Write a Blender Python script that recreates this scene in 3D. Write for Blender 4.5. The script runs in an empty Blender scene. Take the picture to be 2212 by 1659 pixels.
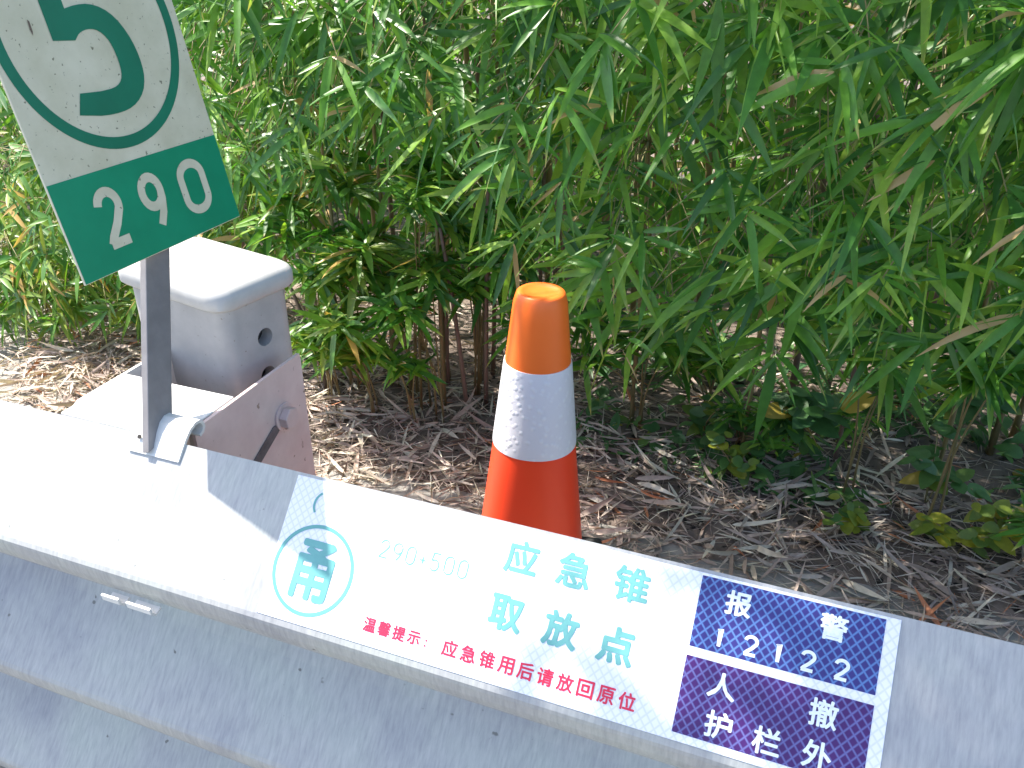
import bpy, bmesh, math, random
import numpy as np
from mathutils import Vector, Matrix

SC = bpy.context.scene
COL = SC.collection
random.seed(7)
RNG = np.random.default_rng(11)

# ------------------------------------------------------------------ frame of the place
# X right, Y away from the road, Z up.  The guardrail runs along UA, VA points behind the rail.
TH = math.radians(21.0)
UA = Vector((math.cos(TH), -math.sin(TH), 0))
VA = Vector((math.sin(TH), math.cos(TH), 0))
ZA = Vector((0, 0, 1))
def P(u, v, z): return UA * u + VA * v + ZA * z
UN, VN, ZN = (np.array(a) for a in (UA, VA, ZA))
RAILM = Matrix(((UA.x, VA.x, 0, 0), (UA.y, VA.y, 0, 0), (0, 0, 1, 0), (0, 0, 0, 1)))   # rail frame -> world

# ------------------------------------------------------------------ camera
cam = bpy.data.cameras.new('camera')
cam.sensor_width = 36.0
cam.lens = 36.0 * 1800.0 / 2211.0
cam.clip_start = 0.02
cam.clip_end = 1000
camo = bpy.data.objects.new('camera', cam)
COL.objects.link(camo)
camo.location = (0, 0, 1.30)
camo.rotation_euler = (math.radians(90 - 28.6), 0, 0)
SC.camera = camo

# ------------------------------------------------------------------ sky and sun
AZ, EL = math.radians(171.0), math.radians(59.0)
sund = (UA * math.cos(AZ) + VA * math.sin(AZ)) * math.cos(EL) + ZA * math.sin(EL)
wd = bpy.data.worlds.new('World')
SC.world = wd
wd.use_nodes = True
nt = wd.node_tree
bg = nt.nodes['Background']
sky = nt.nodes.new('ShaderNodeTexSky')
sky.sky_type = 'NISHITA'
sky.sun_disc = False
sky.sun_elevation = EL
sky.sun_rotation = math.atan2(sund.x, sund.y)
sky.dust_density = 2.0
nt.links.new(sky.outputs[0], bg.inputs[0])
bg.inputs[1].default_value = 0.15
sl = bpy.data.lights.new('sun', 'SUN')
sl.energy = 4.2
sl.angle = math.radians(0.53)
sl.color = (1.0, 0.94, 0.84)
so = bpy.data.objects.new('sun', sl)
COL.objects.link(so)
so.location = (-3, 0, 8)
so.rotation_euler = (-sund).to_track_quat('-Z', 'Y').to_euler()
SC.view_settings.view_transform = 'Standard'
SC.view_settings.look = 'None'
SC.view_settings.gamma = 1.0
SC.view_settings.exposure = 1.45

# ------------------------------------------------------------------ material helpers
def new_mat(name):
    m = bpy.data.materials.new(name)
    m.use_nodes = True
    t = m.node_tree
    return m, t, t.nodes['Principled BSDF'], t.nodes['Material Output']

def N(t, typ, **kw):
    n = t.nodes.new(typ)
    for k, v in kw.items():
        if k.startswith('i_'):
            key = k[2:]
            n.inputs[int(key) if key.isdigit() else key].default_value = v
        else:
            setattr(n, k, v)
    return n

def ramp(t, fac, stops):
    r = t.nodes.new('ShaderNodeValToRGB')
    e = r.color_ramp.elements
    while len(e) < len(stops): e.new(0.5)
    for i, (p, c) in enumerate(stops):
        e[i].position = p
        e[i].color = (*c, 1) if len(c) == 3 else c
    t.links.new(fac, r.inputs[0])
    return r.outputs[0]

def obj_coord(t, scale=(1, 1, 1)):
    tc = t.nodes.new('ShaderNodeTexCoord')
    mp = t.nodes.new('ShaderNodeMapping')
    mp.inputs['Scale'].default_value = scale
    t.links.new(tc.outputs['Object'], mp.inputs[0])
    return mp.outputs[0]

def noise(t, vec, scale, detail=6, rough=0.6):
    n = N(t, 'ShaderNodeTexNoise')
    n.inputs['Scale'].default_value = scale
    n.inputs['Detail'].default_value = detail
    n.inputs['Roughness'].default_value = rough
    t.links.new(vec, n.inputs['Vector'])
    return n.outputs[0]

def bump(t, bsdf, h, strength=0.3, dist=0.002):
    b = N(t, 'ShaderNodeBump')
    b.inputs['Strength'].default_value = strength
    b.inputs['Distance'].default_value = dist
    t.links.new(h, b.inputs['Height'])
    t.links.new(b.outputs[0], bsdf.inputs['Normal'])

def mixc(t, fac, a, b):
    m = N(t, 'ShaderNodeMix', data_type='RGBA')
    for s, val in ((0, fac), (6, a), (7, b)):
        if isinstance(val, (int, float)): m.inputs[s].default_value = val
        elif isinstance(val, tuple): m.inputs[s].default_value = (*val, 1)
        else: t.links.new(val, m.inputs[s])
    return m.outputs[2]

def mottled(name, c1, c2, scale=8, rough=0.6, metal=0.0, stretch=(1, 1, 1), bmp=0.2, specks=None, dist=0.002, lo=0.35, hi=0.65):
    m, t, b, o = new_mat(name)
    v = obj_coord(t, stretch)
    n = noise(t, v, scale)
    c = ramp(t, n, [(lo, c1), (hi, c2)])
    if specks:
        n2 = noise(t, obj_coord(t), specks[1], 2, 0.5)
        f = ramp(t, n2, [(specks[2], (0, 0, 0)), (specks[2] + 0.06, (1, 1, 1))])
        c = mixc(t, f, c, specks[0])
    t.links.new(c, b.inputs['Base Color'])
    b.inputs['Roughness'].default_value = rough
    b.inputs['Metallic'].default_value = metal
    if bmp: bump(t, b, n, bmp, dist)
    return m

# ------------------------------------------------------------------ object helpers
def link(name, mesh, mat=None, parent=None, smooth=False):
    o = bpy.data.objects.new(name, mesh)
    COL.objects.link(o)
    if mat: mesh.materials.append(mat)
    if parent: o.parent = parent
    if smooth:
        mesh.polygons.foreach_set('use_smooth', [True] * len(mesh.polygons))
    return o

def tag(o, label, cat, group=None):
    o['label'] = label
    o['category'] = cat
    if group: o['group'] = group
    return o

def struct(o):
    o['kind'] = 'structure'
    return o

def thing(name, label, cat, mat=None, group=None):
    e = bpy.data.objects.new(name, None)
    e.empty_display_size = 0.05
    COL.objects.link(e)
    if mat is not None: e.matrix_world = mat
    return tag(e, label, cat, group)

def pymesh(name, verts, faces):
    me = bpy.data.meshes.new(name)
    me.from_pydata([tuple(v) for v in verts], [], faces)
    me.validate()
    me.update()
    return me

def bm_mesh(name, bm):
    me = bpy.data.meshes.new(name)
    bmesh.ops.recalc_face_normals(bm, faces=bm.faces)
    bm.to_mesh(me)
    bm.free()
    return me

def add_box(bm, lo, hi, bev=0.0, seg=2):
    r = bmesh.ops.create_cube(bm, size=1)
    vs = r['verts']
    for v in vs:
        v.co = Vector([(lo[i] + hi[i]) / 2 + v.co[i] * (hi[i] - lo[i]) for i in range(3)])
    if bev:
        es = list({e for v in vs for e in v.link_edges})
        bmesh.ops.bevel(bm, geom=es, offset=bev, segments=seg, affect='EDGES', profile=0.5)

def loft(rings, cap0=True, cap1=True):
    n = len(rings[0])
    verts = [v for r in rings for v in r]
    faces = []
    for i in range(len(rings) - 1):
        for j in range(n):
            a, b = i * n + j, i * n + (j + 1) % n
            faces.append((a, b, b + n, a + n))
    if cap0: faces.append(tuple(range(n))[::-1])
    if cap1: faces.append(tuple(range((len(rings) - 1) * n, len(rings) * n)))
    return verts, faces

def extrude_profile(pts, thick, u0, u1):
    """open profile [(v,z)] thickened on one side and extruded along u (rail-frame coordinates)"""
    pts = [np.array(p, float) for p in pts]
    offs = []
    for i, p in enumerate(pts):
        a = pts[max(i - 1, 0)]; b = pts[min(i + 1, len(pts) - 1)]
        d = (b - a) / np.linalg.norm(b - a)
        offs.append(p + np.array((-d[1], d[0])) * thick)
    ring = pts + offs[::-1]
    rings = [[(u, q[0], q[1]) for q in ring] for u in (u0, u1)]
    n = len(ring); m = len(pts)
    verts = rings[0] + rings[1]
    faces = [(j, (j + 1) % n, (j + 1) % n + n, j + n) for j in range(n)]
    for base, fl in ((0, False), (n, True)):
        for i in range(m - 1):
            f = (base + i, base + i + 1, base + n - 2 - i, base + n - 1 - i)
            faces.append(f if fl else f[::-1])
    return verts, faces

def tube(path, rad, n=6):
    path = [Vector(p) for p in path]
    rings = []
    prev = None
    for i, p in enumerate(path):
        d = (path[min(i + 1, len(path) - 1)] - path[max(i - 1, 0)]).normalized()
        a = d.orthogonal().normalized() if prev is None else (prev - d * prev.dot(d)).normalized()
        prev = a
        b = d.cross(a)
        r = rad[i] if isinstance(rad, (list, tuple)) else rad
        rings.append([p + (a * math.cos(2 * math.pi * k / n) + b * math.sin(2 * math.pi * k / n)) * r for k in range(n)])
    return loft(rings)

class MB:
    def __init__(self): self.v, self.f = [], []
    def add(self, vf):
        o = len(self.v)
        self.v += [tuple(x) for x in vf[0]]
        self.f += [tuple(i + o for i in f) for f in vf[1]]
    def mesh(self, name): return pymesh(name, self.v, self.f)

# flat lettering ---------------------------------------------------------------------------------
def stroke(pts, wd, closed=False):
    """thick 2D polyline -> (verts2d, faces)"""
    pts = [np.array(p, float) for p in pts]
    n = len(pts)
    L, R = [], []
    for i in range(n):
        if closed: a, b = pts[(i - 1) % n], pts[(i + 1) % n]
        else: a, b = pts[max(i - 1, 0)], pts[min(i + 1, n - 1)]
        d = (b - a) / np.linalg.norm(b - a)
        nn = np.array((-d[1], d[0]))
        sc = 1.0
        if closed or 0 < i < n - 1:
            d1 = pts[i] - pts[(i - 1) % n]; d1 /= np.linalg.norm(d1)
            sc = min(1.6, 1 / max(0.3, abs(d1 @ d)))
        L.append(pts[i] + nn * wd / 2 * sc); R.append(pts[i] - nn * wd / 2 * sc)
    v = L + R
    m = n if closed else n - 1
    f = [(i, n + i, n + (i + 1) % n, (i + 1) % n) for i in range(m)]
    return v, f

def arc(cx, cy, rx, ry, a0, a1, n=24):
    return [(cx + rx * math.cos(math.radians(a0 + (a1 - a0) * i / n)), cy + ry * math.sin(math.radians(a0 + (a1 - a0) * i / n))) for i in range(n + 1)]

def digit(c, w=1.0):
    """digit strokes in a box 0..w x 0..1, round road-sign style"""
    h = w / 2
    if c == '0': return [(arc(h, .72, h, .28, 0, 180) + arc(h, .28, h, .28, 180, 360), True)]
    if c == '1': return [([(h * .55, .88), (h, 1.0), (h, 0)], False)]
    if c == '2': return [(arc(h, .73, h, .27, 172, -22, 16) + [(w * .62, .36), (w * .2, .12), (w * .06, .0)], False), ([(0, 0), (w, 0)], False)]
    if c == '9': return [(arc(h, .70, h, .30, 0, 360), True), ([(w, .70), (w * .97, .52), (w * .8, .25), (w * .5, 0)], False)]
    if c == '5': return [([(w * .92, 1), (w * .16, 1), (w * .06, .56)] + arc(h * .92, .31, h, .31, 125, -140, 18), False)]
    if c == '+': return [([(0, .42), (w, .42)], False), ([(h, .42 - .20), (h, .42 + .20)], False)]

def digits_mesh(text, x0, y0, w, h, gap, sw, step=None, drop=0.0):
    mb = MB()
    x = x0; y = y0
    for c in text:
        cw = w * (.7 if c == '+' else 1)
        for k, (pts, cl) in enumerate(digit(c, 1.0)):
            q = [(x + px * cw, y + py * h) for px, py in pts]
            v, f = stroke(q, sw, cl)
            mb.add(([(a[0], a[1], k * 3e-5) for a in v], f))
        x += cw + gap
        y += drop
    return mb

_glyph_cache = {}
def glyph(ch, offset=0.0):
    key = (ch, offset)
    if key not in _glyph_cache:
        cu = bpy.data.curves.new('glyph', 'FONT')
        cu.body = ch
        cu.resolution_u = 3
        cu.offset = offset
        o = bpy.data.objects.new('glyph', cu)
        COL.objects.link(o)
        bpy.context.view_layer.update()
        ev = o.evaluated_get(bpy.context.evaluated_depsgraph_get())
        me = ev.to_mesh()
        v = np.array([q.co[:2] for q in me.vertices])
        f = [tuple(p.vertices) for p in me.polygons]
        ev.to_mesh_clear()
        bpy.data.objects.remove(o)
        bpy.data.curves.remove(cu)
        _glyph_cache[key] = (v, f)
    return _glyph_cache[key]

def chars_mesh(items, bold=0.0):
    """items: (char, cx, cy, w, h) -> MB with each glyph fitted in its box; bold thickens the strokes by stacked offsets"""
    mb = MB()
    for ch, cx_, cy_, w, h in items:
        v, f = glyph(ch)
        if len(v) == 0: continue
        lo, hi = v.min(0), v.max(0)
        q = (v - (lo + hi) / 2) / (hi - lo) * np.array((w - 2 * bold, h - 2 * bold)) + np.array((cx_, cy_))
        offs = [(0, 0)] + ([(bold * math.cos(k * math.pi / 4), bold * math.sin(k * math.pi / 4)) for k in range(8)] if bold else [])
        for i, (dx, dy) in enumerate(offs):
            mb.add(([(a[0] + dx, a[1] + dy, i * 1.5e-5) for a in q], f))
    return mb

# ------------------------------------------------------------------ materials
M = {}
def build_materials():
    m, t, b, o = new_mat('galvanised_steel')
    tc = N(t, 'ShaderNodeTexCoord'); mp = N(t, 'ShaderNodeMapping'); mp.inputs['Rotation'].default_value = (0, .45, 0); mp.inputs['Scale'].default_value = (7, 1, 1.1)
    t.links.new(tc.outputs['Object'], mp.inputs[0])
    streak = noise(t, mp.outputs[0], 34, 5, .65)
    c = ramp(t, streak, [(.30, (.31, .315, .32)), (.50, (.375, .38, .375)), (.72, (.44, .44, .43))])
    v = obj_coord(t)
    big = ramp(t, noise(t, v, 5.5, 4), [(.32, (.80, .80, .86)), (.5, (1, 1, 1)), (.68, (1.06, 1.10, 1.04))])
    mm = N(t, 'ShaderNodeMix', data_type='RGBA', blend_type='MULTIPLY'); mm.inputs[0].default_value = 1
    t.links.new(c, mm.inputs[6]); t.links.new(big, mm.inputs[7])
    spk = ramp(t, noise(t, v, 55, 2, .5), [(.73, (0, 0, 0)), (.77, (1, 1, 1))])
    t.links.new(mixc(t, spk, mm.outputs[2], (.16, .16, .15)), b.inputs['Base Color'])
    b.inputs['Roughness'].default_value = .5; b.inputs['Metallic'].default_value = .15
    bump(t, b, streak, .12, .0006)
    M['steel'] = m
    M['white_paint'] = mottled('white_painted_steel', (.60, .60, .58), (.68, .68, .66), 30, .5, .05, (1, 1, 1), .08, ((.35, .33, .30), 120, .72), .0006)
    M['grey_paint'] = mottled('grey_painted_steel', (.36, .35, .345), (.43, .415, .405), 22, .5, .05, (1, 1, 1), .12, ((.25, .23, .2), 130, .71), .0006)
    M['cap_paint'] = mottled('weathered_cap_paint', (.40, .395, .385), (.50, .49, .475), 16, .55, .0, (1, 1, 1), .12, ((.25, .23, .2), 130, .72), .0006)
    M['rust_primer'] = mottled('weathered_bracket_steel', (.60, .45, .42), (.69, .54, .50), 18, .55, .05, (1, 1, 1), .12, ((.30, .20, .16), 80, .69), .0006)
    M['post_paint'] = mottled('dull_grey_bar', (.17, .16, .165), (.22, .21, .215), 25, .55, .1, (1, 1, 1), .1)
    M['sheet'] = mottled('aged_white_sheeting', (.55, .525, .385), (.67, .64, .50), 14, .5, 0, (1, 1, 1), .05, ((.20, .19, .13), 160, .66), .0004)
    M['green'] = mottled('sign_green', (.003, .225, .115), (.006, .275, .145), 10, .38, 0, (1, 1, 1), 0)
    M['green_dark'] = mottled('ring_green', (.006, .15, .085), (.008, .19, .11), 10, .42, 0, (1, 1, 1), 0)
    M['dark_hole'] = mottled('hole_shade', (.02, .02, .02), (.04, .035, .03), 10, .9, 0)  # near-black colour stands in for the shade inside holes
    M['slot_shade'] = mottled('recess_shade', (.09, .075, .075), (.17, .14, .14), 40, .8, 0)  # a recess's shade put into the strip's colour
    M['teal'] = mottled('teal_print', (.115, .33, .32), (.145, .39, .38), 12, .4, 0, (1, 1, 1), 0)
    M['red'] = mottled('red_print', (.62, .015, .055), (.70, .03, .08), 12, .4, 0, (1, 1, 1), 0)
    M['white_print'] = mottled('white_print', (.70, .76, .82), (.82, .86, .90), 300, .4, 0, (1, 1, 1), 0)
    for nm, base, line in (('sheeting_white', (.80, .81, .84), (.66, .69, .80)), ('sheeting_blue', (.036, .030, .170), (.10, .20, .46)), ('sheeting_blue_violet', (.056, .013, .115), (.125, .125, .34))):  # how light tints each blue panel is put into its colour
        m, t, b, o = new_mat(nm)
        v = obj_coord(t)
        sx = N(t, 'ShaderNodeSeparateXYZ'); t.links.new(v, sx.inputs[0])
        outs = []
        for sgn in (1, -1):
            a = N(t, 'ShaderNodeMath', operation='MULTIPLY'); a.inputs[1].default_value = sgn * .85
            t.links.new(sx.outputs[1], a.inputs[0])
            s = N(t, 'ShaderNodeMath', operation='ADD')
            t.links.new(sx.outputs[0], s.inputs[0]); t.links.new(a.outputs[0], s.inputs[1])
            p = N(t, 'ShaderNodeMath', operation='PINGPONG'); p.inputs[1].default_value = .0048
            t.links.new(s.outputs[0], p.inputs[0])
            outs.append(p.outputs[0])
        mn = N(t, 'ShaderNodeMath', operation='MINIMUM')
        t.links.new(outs[0], mn.inputs[0]); t.links.new(outs[1], mn.inputs[1])
        mr = N(t, 'ShaderNodeMapRange'); mr.inputs[1].default_value = .0003; mr.inputs[2].default_value = .0017
        t.links.new(mn.outputs[0], mr.inputs[0])
        nz = ramp(t, noise(t, v, 30), [(.3, (.75, .75, .75)), (.7, (1.15, 1.15, 1.15))])
        c = mixc(t, mr.outputs[0], line, base)
        mm = N(t, 'ShaderNodeMix', data_type='RGBA', blend_type='MULTIPLY')
        mm.inputs[0].default_value = 0.5 if 'blue' in nm else 0.0
        t.links.new(c, mm.inputs[6]); t.links.new(nz, mm.inputs[7])
        t.links.new(mm.outputs[2], b.inputs['Base Color'])
        b.inputs['Roughness'].default_value = .25
        M[nm] = m
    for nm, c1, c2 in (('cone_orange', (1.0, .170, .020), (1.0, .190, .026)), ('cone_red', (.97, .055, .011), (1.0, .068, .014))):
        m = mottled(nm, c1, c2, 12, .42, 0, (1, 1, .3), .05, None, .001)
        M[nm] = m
    m, t, b, o = new_mat('reflective_collar')
    v = obj_coord(t)
    vo = N(t, 'ShaderNodeTexVoronoi'); vo.inputs['Scale'].default_value = 75
    t.links.new(v, vo.inputs[0])
    f = ramp(t, vo.outputs[0], [(.15, (1, 1, 1)), (.45, (0, 0, 0))])
    t.links.new(mixc(t, f, (.75, .74, .79), (.80, .80, .84)), b.inputs['Base Color'])
    b.inputs['Roughness'].default_value = .35
    bump(t, b, f, .35, .002)
    M['collar'] = m
    M['rubber'] = mottled('black_rubber', (.02, .02, .02), (.045, .045, .045), 20, .7)
    # ground materials
    m, t, b, o = new_mat('concrete_strip')
    v = obj_coord(t)
    n1 = noise(t, v, 3.0); n2 = noise(t, v, 60, 4)
    c = ramp(t, n1, [(.3, (.22, .205, .185)), (.7, (.38, .36, .33))])
    c = mixc(t, ramp(t, n2, [(.55, (0, 0, 0)), (.72, (1, 1, 1))]), c, (.20, .19, .18))
    t.links.new(c, b.inputs['Base Color']); b.inputs['Roughness'].default_value = .9
    bump(t, b, n2, .5, .004)
    M['concrete'] = m
    M['soil'] = mottled('dark_soil', (.10, .076, .062), (.22, .17, .14), 9, .95, 0, (1, 1, 1), .8, ((.02, .016, .012), 40, .6), .02)
    M['asphalt'] = mottled('pale_road', (.17, .165, .155), (.23, .225, .21), 60, .9, 0, (1, 1, 1), .4, ((.12, .12, .12), 150, .62), .003)
    # leaves: per-leaf colour attribute: r = random tint, g = along the leaf, b = second random
    def leafmat(nm, stops, tipcol, dead, rough=.38, trans=.35, deadcut=.955):
        m, t, b, o = new_mat(nm)
        at = N(t, 'ShaderNodeAttribute', attribute_name='leaf')
        sp = N(t, 'ShaderNodeSeparateColor'); t.links.new(at.outputs[0], sp.inputs[0])
        c = ramp(t, sp.outputs[0], stops)
        v = obj_coord(t)
        fine = ramp(t, noise(t, v, 45, 3), [(.3, (.80, .80, .80)), (.7, (1.15, 1.15, 1.15))])
        mm = N(t, 'ShaderNodeMix', data_type='RGBA', blend_type='MULTIPLY'); mm.inputs[0].default_value = 1
        t.links.new(c, mm.inputs[6]); t.links.new(fine, mm.inputs[7])
        # dry tips on some leaves
        tip = N(t, 'ShaderNodeMapRange'); tip.inputs[1].default_value = .80; tip.inputs[2].default_value = .98
        t.links.new(sp.outputs[1], tip.inputs[0])
        sel = N(t, 'ShaderNodeMath', operation='GREATER_THAN'); sel.inputs[1].default_value = .72
        t.links.new(sp.outputs[2], sel.inputs[0])
        ml = N(t, 'ShaderNodeMath', operation='MULTIPLY')
        t.links.new(tip.outputs[0], ml.inputs[0]); t.links.new(sel.outputs[0], ml.inputs[1])
        c2 = mixc(t, ml.outputs[0], mm.outputs[2], tipcol)
        ds = N(t, 'ShaderNodeMath', operation='GREATER_THAN'); ds.inputs[1].default_value = deadcut
        t.links.new(sp.outputs[2], ds.inputs[0])
        c3 = mixc(t, ds.outputs[0], c2, dead)
        t.links.new(c3, b.inputs['Base Color'])
        b.inputs['Roughness'].default_value = rough
        tr = N(t, 'ShaderNodeBsdfTranslucent')
        tc = N(t, 'ShaderNodeMix', data_type='RGBA', blend_type='MULTIPLY'); tc.inputs[0].default_value = 1
        t.links.new(c3, tc.inputs[6]); tc.inputs[7].default_value = (1.6, 1.7, .7, 1)
        t.links.new(tc.outputs[2], tr.inputs[0])
        mx = N(t, 'ShaderNodeMixShader'); mx.inputs[0].default_value = trans
        t.links.new(b.outputs[0], mx.inputs[1]); t.links.new(tr.outputs[0], mx.inputs[2])
        t.links.new(mx.outputs[0], o.inputs[0])
        return m
    M['leaf'] = leafmat('bamboo_leaf', [(0, (.034, .120, .022)), (.35, (.080, .235, .030)), (.7, (.145, .325, .034)), (1, (.26, .41, .05))], (.42, .36, .12), (.50, .34, .16), deadcut=.984)
    M['leaf_sunlit'] = leafmat('sunlit_bamboo_leaf', [(0, (.06, .19, .025)), (.5, (.13, .27, .03)), (1, (.27, .34, .05))], (.45, .38, .14), (.55, .36, .12))  # sunlit copy of the leaf: the sun's yellow is put into the colour
    M['leaf_weed'] = leafmat('weed_leaf', [(0, (.05, .14, .05)), (.5, (.08, .19, .05)), (.8, (.20, .26, .03)), (1, (.36, .34, .03))], (.3, .3, .05), (.4, .3, .05), .45, .3, .99)
    M['litter'] = leafmat('dry_litter', [(0, (.23, .175, .15)), (.35, (.41, .32, .27)), (.6, (.53, .41, .345)), (.85, (.62, .55, .45)), (1, (.68, .62, .52))], (.3, .2, .15), (.50, .20, .10), .7, .08, .97)
    M['culm'] = mottled('bamboo_stem', (.16, .14, .06), (.30, .22, .10), 12, .45, 0, (1, 1, .4), .1)
    M['culm_dark'] = mottled('brown_bamboo_stem', (.14, .10, .08), (.24, .16, .12), 12, .5, 0, (1, 1, .4), .1)  # browner variant of the stem colour
    M['twig'] = mottled('thin_twig', (.20, .18, .07), (.34, .28, .13), 20, .6)
build_materials()

# ------------------------------------------------------------------ setting
def sheet(name, mat, u0, u1, v0, v1, z, sub=1):
    nu = nv = sub
    vs = [P(u0 + (u1 - u0) * i / nu, v0 + (v1 - v0) * j / nv, z) for j in range(nv + 1) for i in range(nu + 1)]
    fs = [(j * (nu + 1) + i, j * (nu + 1) + i + 1, (j + 1) * (nu + 1) + i + 1, (j + 1) * (nu + 1) + i) for j in range(nv) for i in range(nu)]
    return struct(link(name, pymesh(name, vs, fs), mat))

def ground_h(u, v):
    r = max(0.0, v - 1.62)
    return 0.006 + 0.05 * (1 - math.exp(-r * 2.2)) + (0.018 * math.sin(u * 5.1 + 1.3 * math.sin(v * 4)) * math.sin(v * 6.3 + u * 1.7) if r > 0 else 0) * min(1, r * 4)

def build_ground():
    sheet('ground', M['soil'], -150, 150, -150, 150, -0.16)
    sheet('road', M['asphalt'], -60, 60, -12, 0.92, -0.12)
    # concrete shoulder slab behind the rail, with a real edge to the road
    bm = bmesh.new()
    add_box(bm, (-20, .70, -.30), (20, 1.72, 0), .006, 1)
    add_box(bm, (-20, 1.722, -.30), (-1.95, 2.70, -.004), .006, 1)
    o = struct(link('concrete_strip', bm_mesh('concrete_strip', bm), M['concrete']))
    o.matrix_world = RAILM
    # planted bed
    nu, nv = 150, 90
    us = np.linspace(-7, 5, nu); vv = np.linspace(1.60, 12.0, nv) ** 1.0
    vv = 1.60 + (np.linspace(0, 1, nv) ** 2.2) * 11
    vs = [P(u, v, ground_h(u, v) - (0.05 if v < 1.62 else 0) - (.2 if u < -1.95 and v < 2.7 else 0)) for v in vv for u in us]
    fs = [(j * nu + i, j * nu + i + 1, (j + 1) * nu + i + 1, (j + 1) * nu + i) for j in range(nv - 1) for i in range(nu - 1)]
    struct(link('soil_bed', pymesh('soil_bed', vs, fs), M['soil'], smooth=True))
build_ground()

# ------------------------------------------------------------------ guardrail
V0 = .662
FACE_DV, FACE_DZ = .115, .122
def build_rail():
    prof = [(V0 + .012, .728), (V0 + .006, .739), (V0, .745)]
    def wave(zc, last=False):
        # one corrugation: sloping top, rounded crest, underside back to the valley
        a = [(V0 - .104, zc + .0119), (V0 - .1125, zc + .0028), (V0 - .1155, zc - .0022), (V0 - .1158, zc - .007), (V0 - .1140, zc - .020), (V0 - .1095, zc - .032), (V0 - .103, zc - .042)]
        if not last:
            a += [(V0 - .030, zc - .110), (V0 - .020, zc - .122), (V0 - .017, zc - .136), (V0 - .020, zc - .150), (V0 - .030, zc - .163)]
        else:
            a += [(V0 - .012, zc - .135)]
        return a
    prof += wave(.623) + wave(.362) + wave(.101, True)
    prof = prof[::-1]
    v, f = extrude_profile(prof, -.004, -9, 6)
    root = tag(link('guardrail', pymesh('guardrail', v, f), M['steel']), 'long corrugated galvanised steel guardrail carrying the white sticker, running across the foreground', 'guardrail')
    root.matrix_world = RAILM
    for p in root.data.polygons: p.use_smooth = False
    return root
build_rail()

# ------------------------------------------------------------------ sticker on the sloping face
SL = math.hypot(FACE_DV, FACE_DZ)
Sdir = (VA * FACE_DV + ZA * FACE_DZ) / SL
Ndir = UA.cross(Sdir).normalized()
def face_matrix(h=0.0):
    o = P(0, V0, .745) + Ndir * h
    return Matrix(((UA.x, Sdir.x, Ndir.x, o.x), (UA.y, Sdir.y, Ndir.y, o.y), (UA.z, Sdir.z, Ndir.z, o.z), (0, 0, 0, 1)))

def flat(name, mb, mat, parent, z):
    me = mb.mesh(name)
    o = link(name, me, mat, parent)
    o.location = (0, 0, z)
    return o

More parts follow.
